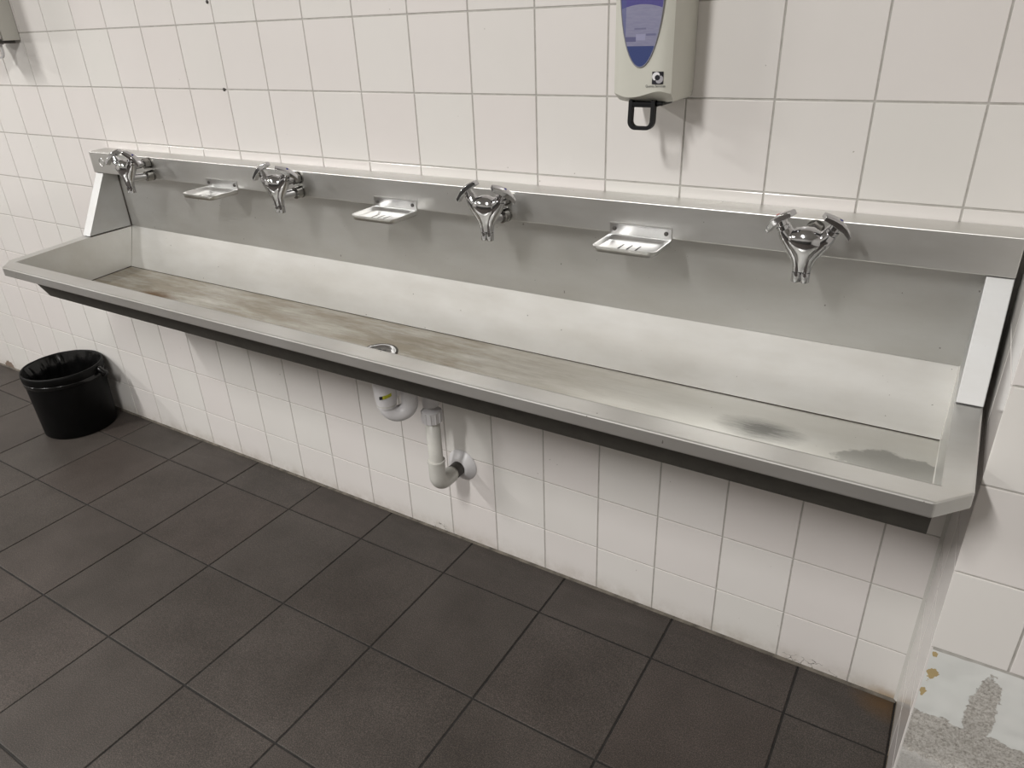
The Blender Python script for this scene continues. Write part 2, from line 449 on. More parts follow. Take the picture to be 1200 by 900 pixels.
struct(MB().box(X0 - .1, X1 + .1, Y0 - .1, 0.12, -0.1, -0.0025).build('floor', 'floor_grout'), 'dark brown-grey floor of large square tiles', 'floor')
floor = bpy.data.objects['floor']

# wall tiles, one mesh per size
tile_mesh = {}
def tile(parent, x0, x1, z0, z1, mat, front=0.0, depth=0.004, facing='Y', bev=0.0011):
    """a bevelled tile whose visible face looks along -y (facing Y) or -x (facing X)"""
    key = (round(x1 - x0, 4), round(z1 - z0, 4), facing, mat, depth)
    me = tile_mesh.get(key)
    first = me is None
    if first:
        w, h = x1 - x0, z1 - z0
        mb = MB()
        if facing == 'Y': mb.box(-w / 2, w / 2, 0, depth, -h / 2, h / 2)
        elif facing == 'X': mb.box(0, depth, -w / 2, w / 2, -h / 2, h / 2)
        else: mb.box(-w / 2, w / 2, -h / 2, h / 2, -depth, 0)
        ax = {'Y': (1, 0), 'X': (0, 0), 'Z': (2, 0)}[facing][0]
        es = [e for e in mb.bm.edges if all(abs(v.co[ax]) < 1e-6 for v in e.verts)]
        bmesh.ops.bevel(mb.bm, geom=es, offset=bev, segments=2, affect='EDGES', profile=0.5)
        o = mb.build('tile', mat); me = o.data; tile_mesh[key] = me
    else:
        o = bpy.data.objects.new('tile', me); COL.objects.link(o)
    cx, cz = (x0 + x1) / 2, (z0 + z1) / 2
    o.location = {'Y': (cx, front, cz), 'X': (front, cx, cz), 'Z': (cx, cz, front)}[facing]
    o.parent = parent
    jit = 0.0012
    o.rotation_euler = (random.uniform(-jit, jit), random.uniform(-jit, jit) * 0.3, random.uniform(-jit, jit))
    return o

def zrow(r):
    z0 = ZA + r * PT + JW / 2; z1 = ZA + (r + 1) * PT - JW / 2
    return (max(z0, 0.004), z1)
extra = MB()
for r in range(-8, 9):
    z0, z1 = zrow(r)
    if z0 > CEIL: break
    z1 = min(z1, CEIL - 0.002)
    for c in range(-30, 19):
        xa, xb = c * PT + JW / 2, (c + 1) * PT - JW / 2
        if c == 18: xb = XC - 0.002
        if xa < X0: continue
        if -7 <= c and r <= 1:
            tile(wall_back, xa, xb, z0, z1, 'tile')
        else:
            extra.box(xa, xb, 0.0, 0.004, z0, z1)
o = extra.build('tile_field', 'tile', wall_back); o['kind'] = 'stuff'

# old wall plugs left in the tiles
for (px, pz) in ((1.061, 1.408), (1.059, 1.207)):
    MB().sweep([(px, -0.0035, pz), (px, -0.002, pz), (px, 0.002, pz)], [0.002, 0.0042, 0.0042], 10).build('wall_plug', 'rubber', wall_back, smooth=True, angle=40)
# pier: return tiles and face tiles
extra = MB()
JX = 2.956
for r in range(-8, 9):
    z0, z1 = zrow(r)
    if z0 > CEIL: break
    z1 = min(z1, CEIL - 0.002)
    for (ya, yb) in ((PY, -0.1545), (-0.1515, -0.002)):
        if r <= 0: tile(wall_right, ya, yb, z0, z1, 'tile', front=XC, facing='X')
        else: extra.box(XC, XC + 0.004, ya, yb, z0, z1)
    if r >= -5:
        cols = [(XC, JX - JW / 2)] + [(JX + JW / 2 + k * PT, JX - JW / 2 + (k + 1) * PT) for k in range(6)]
        for i, (xa, xb) in enumerate(cols):
            if i < 3 and r <= 0: tile(wall_right, xa, xb, z0, z1, 'tile', front=PY)
            else: extra.box(xa, xb, PY, PY + 0.004, z0, z1)
o = extra.build('tile_field', 'tile', wall_right); o['kind'] = 'stuff'
# bare foot of the pier, uneven plaster standing nearly flush with the tiles
mb = MB()
zt = ZA - 5 * PT - 0.003
nx, nzq = 90, 60
vs = [[None] * (nzq + 1) for _ in range(nx + 1)]
for i in range(nx + 1):
    for j in range(nzq + 1):
        x = XC + 0.003 + (X1 - XC) * (i / nx) ** 1.8; z = zt * j / nzq
        d = 0.002 * noise.noise((x * 14, z * 14, 1.7)) + 0.0012 * noise.noise((x * 45, z * 45, 4.0))
        if z < 0.21 + 0.03 * noise.noise((x * 9, 3, 1)): d -= 0.004
        vs[i][j] = mb.bm.verts.new((x, PY - 0.0005 + min(0.0015, d), z))
for i in range(nx):
    for j in range(nzq):
        mb.bm.faces.new([vs[i][j], vs[i + 1][j], vs[i + 1][j + 1], vs[i][j + 1]])
mb.build('plaster_patch', 'peel', wall_right, smooth=True, recalc=False)

# floor tiles
FP = 0.300
fx0, fy0 = 2.652, -0.146
extra = MB()
for i in range(-26, 6):
    xa, xb = fx0 + i * FP + 0.0024, fx0 + (i + 1) * FP - 0.0024
    for j in range(-1, 15):
        yb, ya = fy0 - j * FP - 0.0024, fy0 - (j + 1) * FP + 0.0024
        if j == -1: yb = -0.003
        if ya < Y0: continue
        xb_ = xb
        if yb > PY and xa > XC: continue
        if xa < XC < xb and yb > PY - 0.15:
            xb_ = XC - 0.003
        if xb_ > X1 or xa < X0: continue
        if -14 <= i <= 1 and j <= 5:
            tile(floor, xa, xb_, ya, yb, 'floor_tile', front=random.uniform(-0.0006, 0.0), depth=0.008, facing='Z', bev=0.0015)
        else:
            extra.box(xa, xb_, ya, yb, -0.008, 0.0)
o = extra.build('tile_field', 'floor_tile', floor); o['kind'] = 'stuff'
# grimy joint bead along the foot of the wall, and in the corner
mb = MB()
mb.prism([(0.0, 0.0), (-0.005, 0.0), (-0.003, 0.0035), (0.0, 0.006)], X0, XC - 0.001)
struct(mb.build('trim_1', 'dirty_grout'), 'thin grimy mortar joint along the foot of the back wall', 'mortar joint')
mb = MB()
mb.prism([(XC, -0.0), (XC - 0.006, 0.0), (XC - 0.003, -0.003), (XC, -0.006)], 0.006, CEIL - 0.01, axis='Z')
struct(mb.build('trim_2', 'sealant_light'), 'pale sealant bead in the corner beside the pier', 'sealant')

# ------------------------------------------------------------------ ceiling lamps (out of frame)
for k, (lx, ly) in enumerate(LAMPS):
    who = ['beside the painted end wall', 'in the middle of the row', 'facing the soap dispenser'][k]
    r = empty('ceiling_lamp', (lx, ly, CEIL), 'long white ceiling batten lamp ' + who, 'lamp', 'ceiling lamps')
    MB().box(-.075, .075, -.62, .62, -.05, 0.0, .004).build('housing', 'paint', r)
    for e in (-1, 1): MB().box(-.07, .07, e * .61 - .012, e * .61 + .012, -.066, -.05, .002).build('end_cap', 'paint', r)
    ld = bpy.data.lights.new('lamp_light', 'AREA'); ld.shape = 'RECTANGLE'; ld.size = 0.14; ld.size_y = 1.16
    ld.energy = LAMP_POWER; ld.color = LAMP_COLOR
    lo = bpy.data.objects.new('lamp_light', ld); COL.objects.link(lo)
    lo.location = (0, 0, -0.056); lo.parent = r

# ------------------------------------------------------------------ the trough
XL, XR = 0.445, 2.843
XI0, XI1 = 0.482, 2.806
trough = empty('wash_trough', ((XL + XR) / 2, 0, 0.655), 'long stainless steel wash trough fixed to the white tiled wall', 'trough')
Fp, Sp, Bp, Ip = (-0.006, 0.793), (-0.045, 0.668), (-0.311, 0.655), (-0.377, 0.776)
RB = (-0.150, 0.7905); RW = (-0.004, 0.794)
def lin(p, q, n):
    return [(p[0] + (q[0] - p[0]) * i / n, p[1] + (q[1] - p[1]) * i / n) for i in range(n + 1)]
def sheet(mb, p, q, x0=XI0, x1=XI1):
    mb.face([(x0, *p), (x1, *p), (x1, *q), (x0, *q)])
    return mb
keep(sheet(MB(), Fp, Sp).build('basin_back', 'steel_back_lit', uv=True, solid=0.0015), trough)
bf = keep(sheet(MB(), Sp, Bp).build('basin_floor', 'steel_stained', uv=True, solid=0.0015), trough)
keep(sheet(MB(), Bp, Ip).build('basin_front', 'steel', uv=True, solid=0.0015), trough)
# dark sheets over the basin underside, standing in for its shade
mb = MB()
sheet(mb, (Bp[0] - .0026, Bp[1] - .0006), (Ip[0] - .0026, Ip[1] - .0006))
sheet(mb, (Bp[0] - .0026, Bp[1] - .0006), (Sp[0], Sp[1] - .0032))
keep(mb.build('underside_shade', 'under_shade', solid=-0.0006), trough)
for x in (XI0, XI1):
    mb = MB(); mb.face([(x, *RW), (x, *Sp), (x, *Bp), (x, *Ip), (x, *RB)])
    keep(mb.build('basin_end', 'steel', uv=True, solid=0.0015), trough)
# rim with cut corners and a folded-down lip
CH = 0.042; YF = -0.415; ZF = 0.7725
outer = [(XL, RW[0], RW[1]), (XL, RB[0], RB[1]), (XL, YF + CH, 0.776), (XL + CH, YF, ZF), (XR - CH, YF, ZF), (XR, YF + CH, 0.776), (XR, RB[0], RB[1]), (XR, RW[0], RW[1])]
inner = [(XI0, *RW), (XI0, *RB), (XI0, *Ip), (XI0, *Ip), (XI1, *Ip), (XI1, *Ip), (XI1, *RB), (XI1, *RW)]
mb = MB()
ov = [mb.bm.verts.new(p) for p in outer]
iv = {}
def IV(p):
    k = tuple(round(c, 6) for c in p)
    if k not in iv: iv[k] = mb.bm.verts.new(p)
    return iv[k]
for i in range(7):
    f = [ov[i], ov[i + 1]]
    for p in (inner[i + 1], inner[i]):
        v = IV(p)
        if v not in f: f.append(v)
    mb.bm.faces.new(f)
LH = 0.025
lv = [mb.bm.verts.new((p[0], p[1], p[2] - LH)) for p in outer]
for i in range(7): mb.bm.faces.new([ov[i], lv[i], lv[i + 1], ov[i + 1]])
inn = [(XL + .012, 0, 0), (XL + .012, 0, 0), (XL + .012, YF + CH + .005, 0), (XL + CH + .005, YF + .012, 0), (XR - CH - .005, YF + .012, 0), (XR - .012, YF + CH + .005, 0), (XR - .012, 0, 0), (XR - .012, 0, 0)]
rv = [mb.bm.verts.new((q[0], q[1] if q[1] else p[1], p[2] - LH)) for p, q in zip(outer, inn)]
for i in range(7): mb.bm.faces.new([lv[i], rv[i], rv[i + 1], lv[i + 1]])
keep(mb.build('rim', 'steel_rim', uv=True, bevel=0.0026), trough)
# splashback, tap rail and end cheeks
keep(MB().box(XI0, XI1, -0.006, -0.002, 0.7935, 0.969).build('splashback', 'steel', uv=True), trough)
keep(MB().prism([(-0.001, 0.968), (-0.057, 0.968), (-0.057, 1.0295), (-0.001, 1.0325)], XL, XR).build('tap_rail', 'steel', uv=True, bevel=0.0014), trough)
for (xa, xb) in ((XL, XI0), (XI1, XR)):
    keep(MB().prism([(-0.001, 0.966), (-0.052, 0.966), (-0.1485, 0.7925), (-0.001, 0.7955)], xa, xb).build('end_cheek', 'steel_dimmed', uv=True, bevel=0.0012), trough)
# sealant in the seams
s0 = MB()
s0.sweep([(XI0 + .001, Fp[0] - .001, Fp[1]), (XI0 + .001, Sp[0], Sp[1] + .001)], 0.0016, 8)
s0.sweep([(XI0 + .001, Sp[0], Sp[1] + .001), (XI0 + .001, Bp[0], Bp[1] + .001)], 0.0016, 8)
keep(s0.build('sealant_seam', 'sealant_dark', smooth=True), trough)
s1 = MB()
s1.sweep([(XI0 + .001, -0.0075, .966), (XI0 + .001, -0.0075, .794)], 0.0014, 8)
s1.sweep([(XI0 + .001, -0.0075, .7925), (XI0 + .001, -0.147, .7905)], 0.0012, 8)
keep(s1.build('sealant_seam', 'sealant_dark', smooth=True), trough)
s2 = MB()
s2.sweep([(XI1 - .001, Fp[0] - .001, Fp[1]), (XI1 - .001, Sp[0], Sp[1] + .001)], 0.0022, 8)
s2.sweep([(XI1 - .001, Sp[0], Sp[1] + .001), (XI1 - .001, Bp[0], Bp[1] + .001)], 0.0022, 8)
keep(s2.build('sealant_seam', 'sealant_light', smooth=True), trough)
s3 = MB()
s3.sweep([(XI0, Sp[0] - .001, Sp[1] + .0005), (XI1, Sp[0] - .001, Sp[1] + .0005)], 0.0010, 8)
keep(s3.build('sealant_seam', 'sealant_dark', smooth=True), trough)
# blanked tap hole at the end of the rail
mb = MB()
mb.sweep(arc((0.500, -0.0575, 1.001), 0.0115, 0, 2 * math.pi, 32, (1, 0, 0), (0, 0, 1)), 0.0009, 6, caps=False)
keep(mb.build('hole_cap', 'alu', smooth=True), trough)
# drain
DX, DY = 1.664, -0.196
dz = Sp[1] + (Bp[1] - Sp[1]) * ((DY - Sp[0]) / (Bp[0] - Sp[0]))
dr = keep(MB().lathe([(0.0425, 0.0003), (0.0420, 0.0022), (0.0385, 0.0036), (0.0340, 0.0030), (0.0315, 0.0012), (0.0305, 0.0004)], (DX, DY, dz), 40).build('drain_flange', 'chrome', smooth=True), trough)
gk = MB().lathe([(0.0005, 0.0011), (0.0240, 0.0009), (0.0310, 0.0004)], (DX, DY, dz), 32).build('grate', 'grate_dark', smooth=True)
gk.parent = dr
hk = MB()
for a in range(6):
    aa = a * math.pi / 3
    hk.lathe([(0.0003, 0.0016), (0.0052, 0.0014)], (DX + 0.015 * math.cos(aa), DY + 0.015 * math.sin(aa), dz), 12)
hk = hk.build('grate_hole', 'black'); hk.parent = dr
mk = MB().sweep(arc((DX, DY, dz + .0006), 0.0445, 0, 2 * math.pi, 40, (1, 0, 0), (0, 1, 0)), 0.0022, 6, caps=False).build('drain_seal', 'sealant_dark', smooth=True)
mk.parent = dr
for ob in (dr, gk, hk, mk):                      # lie flat on the sloping basin floor
    for v in ob.data.vertices: v.co.z += (v.co.y - DY) * (Sp[1] - Bp[1]) / (Sp[0] - Bp[0]) + 0.0004

# ------------------------------------------------------------------ waste pipe
wp = empty('waste_pipe', (1.735, -0.11, 0.24), 'white plastic waste pipe with trap under the trough', 'pipe')
A3 = Vector((1.660, -0.185, 0)); B3 = Vector((1.700, -0.146, 0)); C3 = Vector((1.735, -0.110, 0))
dirAB = (B3 - A3).normalized(); Z3 = Vector((0, 0, 1)); rAB = (B3 - A3).length / 2
body = MB()
body.sweep([A3 + Z3 * z for z in (0.655, 0.60, 0.598, 0.575, 0.545, 0.515)], [0.031, 0.031, 0.0285, 0.0285, 0.027, 0.0235], 28)
keep(body.build('trap_inlet', 'pvc', smooth=True, angle=40), wp)
mid = (A3 + B3) / 2
pth = [A3 + Z3 * 0.53] + arc(mid + Z3 * 0.518, rAB, math.pi, 2 * math.pi, 16, dirAB, Z3) + [B3 + Z3 * 0.56]
dBC = (C3 - B3).normalized(); rBC = (C3 - B3).length / 2; midBC = (B3 + C3) / 2
pth += arc(midBC + Z3 * 0.585, rBC, math.pi, 0, 12, dBC, Z3) + [C3 + Z3 * 0.50]
keep(MB().sweep(pth, 0.0205, 24).build('trap_bend', 'pvc', smooth=True), wp)
keep(MB().sweep([A3 + Z3 * .524, A3 + Z3 * .520], [0.0245, 0.0245], 28).build('joint_ring', 'pvc_grey', smooth=True, angle=40), wp)
# fin between the two legs of the trap
fin = MB()
n3 = dirAB.cross(Z3) * 0.0025
q0, q1 = A3 + dirAB * 0.026, B3 - dirAB * 0.020
pts = [q0 + Z3 * .60, q1 + Z3 * .60, q1 + Z3 * .545, q0 + Z3 * .535]
A_ = [fin.bm.verts.new(p + n3) for p in pts]; B_ = [fin.bm.verts.new(p - n3) for p in pts]
fin.bm.faces.new(A_); fin.bm.faces.new(B_[::-1])
for i in range(4): fin.bm.faces.new([A_[i], B_[i], B_[(i + 1) % 4], A_[(i + 1) % 4]])
keep(fin.build('trap_fin', 'pvc'), wp)
nut = MB()
nut.sweep([C3 + Z3 * z for z in (0.487, 0.485, 0.455, 0.453)], [0.022, 0.0245, 0.0245, 0.022], 28)
for k in range(12):
    a = k * math.pi / 6
    p = C3 + Vector((math.cos(a), math.sin(a), 0)) * 0.0245
    nut.sweep([p + Z3 * .456, p + Z3 * .484], 0.0025, 8)
keep(nut.build('coupling_nut', 'pvc', smooth=True, angle=40), wp)
ZP = 0.262; RE = 0.030
pth = [C3 + Z3 * 0.47, C3 + Z3 * 0.33, C3 + Z3 * (ZP + RE + .005)]
pth += arc(C3 + Vector((0, RE, ZP + RE)), RE, math.pi, 1.5 * math.pi, 10, (0, 1, 0), (0, 0, 1))
pth += [Vector((C3.x, -0.018, ZP))]
keep(MB().sweep(pth, 0.0185, 24).build('down_pipe', 'pvc_grey', smooth=True), wp)
elb = MB()
ep = [C3 + Z3 * (ZP + RE + .045), C3 + Z3 * (ZP + RE)] + arc(C3 + Vector((0, RE, ZP + RE)), RE, math.pi, 1.5 * math.pi, 10, (0, 1, 0), (0, 0, 1)) + [Vector((C3.x, -0.052, ZP))]
elb.sweep(ep, 0.0218, 24)
keep(elb.build('elbow', 'pvc_grey', smooth=True, angle=50), wp)
keep(MB().sweep([C3 + Z3 * (ZP + RE + .047), C3 + Z3 * (ZP + RE + .041)], [0.0232, 0.0232], 24).build('joint_ring', 'pvc_grey', smooth=True, angle=40), wp)
keep(MB().sweep([(C3.x, -0.044, ZP), (C3.x, -0.012, ZP)], 0.0200, 24).build('rubber_sleeve', 'rubber', smooth=True, angle=40), wp)
fl = MB()
fl.sweep([(C3.x, -0.020, ZP), (C3.x, -0.018, ZP), (C3.x, -0.010, ZP), (C3.x, -0.004, ZP), (C3.x, -0.0008, ZP)], [0.0255, 0.028, 0.034, 0.0445, 0.046], 36)
keep(fl.build('wall_flange', 'pvc', smooth=True, angle=50), wp)
# yellow and black maker's sticker wrapped on the inlet
lab = MB()
toc = Vector((2.75, -1.33, 0)) - A3; ang0 = math.atan2(toc.y, toc.x)
def stick(mb, a0, a1, zc, slope, h, r):
    n = 8; prev = None
    for i in range(n + 1):
        a = a0 + (a1 - a0) * i / n; z = zc + slope * (a - ang0)
        c = A3 + Vector((math.cos(a), math.sin(a), 0)) * r
        v = (mb.bm.verts.new(c + Z3 * (z - h / 2)), mb.bm.verts.new(c + Z3 * (z + h / 2)))
        if prev: mb.bm.faces.new([prev[0], v[0], v[1], prev[1]])
        prev = v
stick(lab, ang0 - 0.28, ang0 + 0.50, 0.553, 0.007, 0.0085, 0.0288)
lb = keep(lab.build('sticker', 'yellow', solid=0.0003), wp)
l2 = MB(); stick(l2, ang0 - 0.58, ang0 - 0.28, 0.553, 0.007, 0.0085, 0.0289)
keep(l2.build('sticker', 'black', solid=0.0003), wp)

# ------------------------------------------------------------------ taps
def make_tap(loc, label, la, ra):
    r = empty('twin_tap', loc, label, 'tap', 'taps on the rail')
    # inlets
    for (z, hexn) in ((0.014, True), (-0.020, False)):
        MB().sweep([(0, 0, z), (0, -0.004, z)], 0.0150, 24).build('wall_flange', 'chrome_dark', r, smooth=True, angle=40)
        n = MB()
        n.sweep([(0, -0.004, z), (0, -0.0055, z), (0, -0.0215, z), (0, -0.023, z)], [0.0125, 0.0142, 0.0142, 0.0125], 6 if hexn else 20)
        n.build('union_nut', 'chrome_dark', r, smooth=not hexn, angle=40)
        MB().sweep([(0, -0.023, z), (0, -0.030, z), (0, -0.031, z), (0, -0.070, z * 0.9)], [0.0082, 0.0082, 0.0105, 0.0105], 20).build('inlet', 'chrome', r, smooth=True, angle=40)
    yb = -0.076
    bd = MB(); rings = []
    # webbed V between the two arms, narrowing to the paired spouts
    for (z, hw, hd) in ((.0345, .003, .003), (.0338, .0095, .0075), (.0310, .0170, .0120), (.0265, .0250, .0158), (.0200, .0325, .0186), (.0120, .0335, .0198), (.0030, .0285, .0186), (-.0070, .0215, .0155), (-.0170, .0152, .0118), (-.0270, .0112, .0090), (-.0375, .0092, .0066)):
        rings.append([bd.bm.verts.new((hw * math.cos(t), yb + hd * math.sin(t), z)) for t in [2 * math.pi * k / 28 for k in range(28)]])
    for i in range(len(rings) - 1):
        for k in range(28): bd.bm.faces.new([rings[i][k], rings[i + 1][k], rings[i + 1][(k + 1) % 28], rings[i][(k + 1) % 28]])
    bd.bm.faces.new(rings[0]); bd.bm.faces.new(rings[-1][::-1])
    for sx in (-1, 1):
        P = [(sx * .0340, yb, .0275), (sx * .0308, yb, .0220), (sx * .0238, yb, .0115), (sx * .0160, yb, -.0020), (sx * .0104, yb, -.0145), (sx * .0074, yb, -.0260), (sx * .0066, yb, -.0375)]
        bd.sweep(P, [.0112, .0128, .0138, .0124, .0100, .0083, .0074], 22)
    bd.build('body', 'chrome', r, smooth=True, angle=50)
    for sx in (-1, 1):
        MB().sweep([(sx * .0066, yb, -.0375), (sx * .0066, yb, -.0387), (sx * .0066, yb, -.0390), (sx * .0066, yb, -.0545), (sx * .0066, yb, -.0555)], [.0060, .0060, .0076, .0076, .0068], 20).build('spout_tip', 'chrome', r, smooth=True, angle=40)
        # lever on its stem
        ax = Vector((sx * 0.45, 0, 0.89)).normalized(); base = Vector((sx * .0340, yb, .0275))
        st = MB()
        st.sweep([base + ax * t for t in (0, .0015, .0017, .007, .0075, .015)], [.0098, .0098, .0112, .0112, .0085, .0085], 20)
        stem = st.build('stem', 'chrome', r, smooth=True, angle=40)
        tip = base + ax * .0135
        u0 = Vector((sx * 0.80, 0, -0.60)); w0 = Vector((0, 1, 0))
        ang = la if sx < 0 else ra
        q = Matrix.Rotation(ang, 3, ax); u = q @ u0; w = q @ w0
        lev = MB(); rings = []
        for t in (-1, -.8, -.45, 0, .45, .8, 1):
            c = tip + u * (t * .0270 + .002) + ax * (.0055 - (.008 if t > 0 else .003) * t * t + .001)
            hw = .0105 - .0020 * abs(t); th = .0064 - .0020 * abs(t)
            rings.append([lev.bm.verts.new(c + w * a * hw + ax * b_ * th) for a, b_ in ((-1, -1), (1, -1), (1, .6), (.6, 1), (-.6, 1), (-1, .6))])
        for i in range(len(rings) - 1):
            for k in range(6):
                lev.bm.faces.new([rings[i][k], rings[i][(k + 1) % 6], rings[i + 1][(k + 1) % 6], rings[i + 1][k]])
        lev.bm.faces.new(rings[0][::-1]); lev.bm.faces.new(rings[-1])
        lv_ = lev.build('lever', 'chrome', r, smooth=True, bevel=.0008, angle=35)
        d = MB(); c = tip + ax * .0128 + u * .002
        d.sweep([c, c + ax * .0006], .0028, 14)
        d.build('marker_dot', 'red' if sx < 0 else 'blue', lv_)
    return r
TAPX = (0.745, 1.345, 1.945, 2.552)
tl = ['chrome twin-lever tap at the rail end beside the blanked hole', 'chrome twin-lever tap, second along the rail from the blanked hole',
      'chrome twin-lever tap, third along the rail from the blanked hole', 'chrome twin-lever tap at the rail end beside the tiled pier']
for x, l, a, b_ in zip(TAPX, tl, (0.5, 0.25, 0.15, -0.35), (0.3, 0.9, 0.8, 0.45)):
    make_tap((x, -0.057, 1.0), l, a, b_)

# ------------------------------------------------------------------ soap dishes
def rrect(w, y0, y1, rf, rb, n=6):
    """rounded rectangle from the back corners (y0) to the front (y1 < y0)"""
    pts = []
    for (cx, cy, r, a0) in ((w - rb, y0 - rb, rb, 0), (-w + rb, y0 - rb, rb, math.pi / 2), (-w + rf, y1 + rf, rf, math.pi), (w - rf, y1 + rf, rf, 1.5 * math.pi)):
        for i in range(n + 1):
            a = a0 + math.pi / 2 * i / n
            pts.append((cx + r * math.cos(a), cy + r * math.sin(a)))
    return pts
def make_dish(loc, label):
    r = empty('soap_dish', loc, label, 'soap dish', 'soap dishes on the rail')
    p = MB(); p.box(-.0625, .0625, -.0022, 0, -.008, .0165, .0009)
    p.box(-.0605, .0605, -.0046, -.002, .0130, .0160, .0008)
    pl = p.build('back_plate', 'alu', r)
    for sx in (-1, 1):
        s_ = MB().sweep([(sx * .052, -.002, .005), (sx * .052, -.004, .005), (sx * .052, -.0052, .005)], [.0042, .0040, .002], 14).build('screw', 'rubber', pl, smooth=True, angle=40)
    loops = [(rrect(.0605, -.001, -.0862, .016, .003), -.0165), (rrect(.0622, -.001, -.0880, .016, .003), -.0085), (rrect(.0628, -.001, -.0885, .016, .003), -.0062), (rrect(.0615, -.002, -.0870, .015, .003), -.0055), (rrect(.0590, -.0070, -.0845, .014, .012), -.0062),
             (rrect(.0555, -.0110, -.0800, .014, .012), -.0115), (rrect(.0510, -.0160, -.0750, .012, .012), -.0130)]
    d = MB(); rings = []
    for pts, z in loops:
        rings.append([d.bm.verts.new((x, y, z - 0.02 * (-y))) for x, y in pts])
    for i in range(len(rings) - 1):
        n = len(rings[i])
        for k in range(n): d.bm.faces.new([rings[i][k], rings[i][(k + 1) % n], rings[i + 1][(k + 1) % n], rings[i + 1][k]])
    d.bm.faces.new(rings[-1][::-1])
    dish = d.build('tray', 'alu', r, smooth=True, solid=.001, angle=50)
    for k in (-1, 0, 1):
        MB().box(k * .017 - .0013, k * .017 + .0013, -.068, -.036, -.0146, -.0137).build('slot', 'black', dish)
    return r
for x, l in zip((1.045, 1.645, 2.243), ('pressed metal soap dish nearest the blanked hole in the rail', 'pressed metal soap dish above the trough drain, midway on the rail', 'pressed metal soap dish on the rail below the soap dispenser')):
    make_dish((x, -0.057, 0.972), l)

# ------------------------------------------------------------------ soap dispenser with blue window
sd = empty('soap_dispenser', (2.256, 0, 1.21), 'off-white soap dispenser with oval blue window and black lever', 'soap dispenser')
bx0, bx1 = 2.2055, 2.3065
mb = MB()
# body: stacked horizontal sections, front edge bowed at the bottom
def section(z, front, side):
    pts = [(bx0 + side, 0.0 - 0.001), (bx1 - side, -0.001)]
    n = 14
    for i in range(n + 1):
        t = i / n; x = bx1 - side - t * (bx1 - bx0 - 2 * side)
        e = (2 * t - 1)
        pts.append((x, front + 0.012 * abs(e) ** 5))
    def dip(x, y):
        if not (1.22 < z < 1.24) or y > -0.05: return 0.0
        t = (x - bx0) / (bx1 - bx0)              # the lower edge of the front swings down, then up
        return 0.0055 * math.sin((t - 0.62) * 2 * math.pi * 0.85) * min(1, 6 * t) * min(1, 6 * (1 - t))
    return [(x, y, z + dip(x, y)) for x, y in pts]
secs = [section(1.2095, -0.096, .005), section(1.2120, -0.104, .002), section(1.2240, -0.1215, 0), section(1.30, -0.1225, 0), section(1.50, -0.1225, 0), section(1.545, -0.112, .002), section(1.552, -0.10, .006)]
rings = [[mb.bm.verts.new(p) for p in s_] for s_ in secs]
for i in range(len(rings) - 1):
    n = len(rings[i])
    for k in range(n): mb.bm.faces.new([rings[i][k], rings[i][(k + 1) % n], rings[i + 1][(k + 1) % n], rings[i + 1][k]])
mb.bm.faces.new(rings[0][::-1]); mb.bm.faces.new(rings[-1])
keep(mb.build('cover', 'abs', smooth=True, angle=28), sd)
# window
def ellipse_pts(cx, cz, a, bb, n=48): return [(cx + a * math.cos(2 * math.pi * i / n), cz + bb * math.sin(2 * math.pi * i / n)) for i in range(n)]
WX, WZ, WA, WB = 2.2555, 1.395, 0.0375, 0.130
win = keep(MB().prism(ellipse_pts(WX, WZ, WA, WB), -0.1236, -0.115, 'Y').build('window', 'window'), sd)
fr = MB().sweep([(x, -0.1232, z) for x, z in ellipse_pts(WX, WZ, WA, WB) + [(WX + WA, WZ)]], 0.0011, 8, caps=False).build('window_frame', 'window_frame', smooth=True)
fr.parent = win
# maker's mark: black square with a two-tone swirl, name below
lx0, lx1, lz0, lz1 = 2.2775, 2.2955, 1.2395, 1.2585
def yfront(x):
    e = abs((x - (bx0 + bx1) / 2) / ((bx1 - bx0) / 2)); return -0.1222 + 0.012 * e ** 5
mkp = MB()
n = 8; pa = []
for i in range(n + 1):
    x = lx0 + (lx1 - lx0) * i / n
    pa.append((mkp.bm.verts.new((x, yfront(x) - .0008, lz0)), mkp.bm.verts.new((x, yfront(x) - .0008, lz1))))
for i in range(n): mkp.bm.faces.new([pa[i][0], pa[i + 1][0], pa[i + 1][1], pa[i][1]])
mark = keep(mkp.build('maker_mark', 'logo_black', solid=.0003), sd)
cxm, czm = (lx0 + lx1) / 2, (lz0 + lz1) / 2 + .0005
def swirl(a0, a1, r_out, r_in, mat):
    m_ = MB(); n = 18; pr = None
    for i in range(n + 1):
        t = i / n; a = a0 + (a1 - a0) * t
        f = math.sin(math.pi * min(1, max(0, t)) ) ** 0.6
        ro = r_in + (r_out - r_in) * f; ri = r_in
        P1 = (cxm + ro * math.cos(a), czm + ro * math.sin(a)); P2 = (cxm + ri * math.cos(a), czm + ri * math.sin(a))
        v = (m_.bm.verts.new((P1[0], yfront(P1[0]) - .0013, P1[1])), m_.bm.verts.new((P2[0], yfront(P2[0]) - .0013, P2[1])))
        if pr: m_.bm.faces.new([pr[0], pr[1], v[1], v[0]])
        pr = v
    o = m_.build('swirl', mat, solid=.0002); o.parent = mark
    return o
swirl(math.radians(42), math.radians(235), 0.0092, 0.0042, 'logo_white')
swirl(math.radians(240), math.radians(400), 0.0098, 0.0042, 'logo_grey')
tc = bpy.data.curves.new('name_text', 'FONT'); tc.body = 'Quento Services'; tc.size = 0.0052; tc.extrude = 0.0001; tc.align_x = 'CENTER'
to = bpy.data.objects.new('tmp_text', tc); COL.objects.link(to)
bpy.context.view_layer.update()
me = bpy.data.meshes.new_from_object(to.evaluated_get(bpy.context.evaluated_depsgraph_get()))
bpy.data.objects.remove(to)
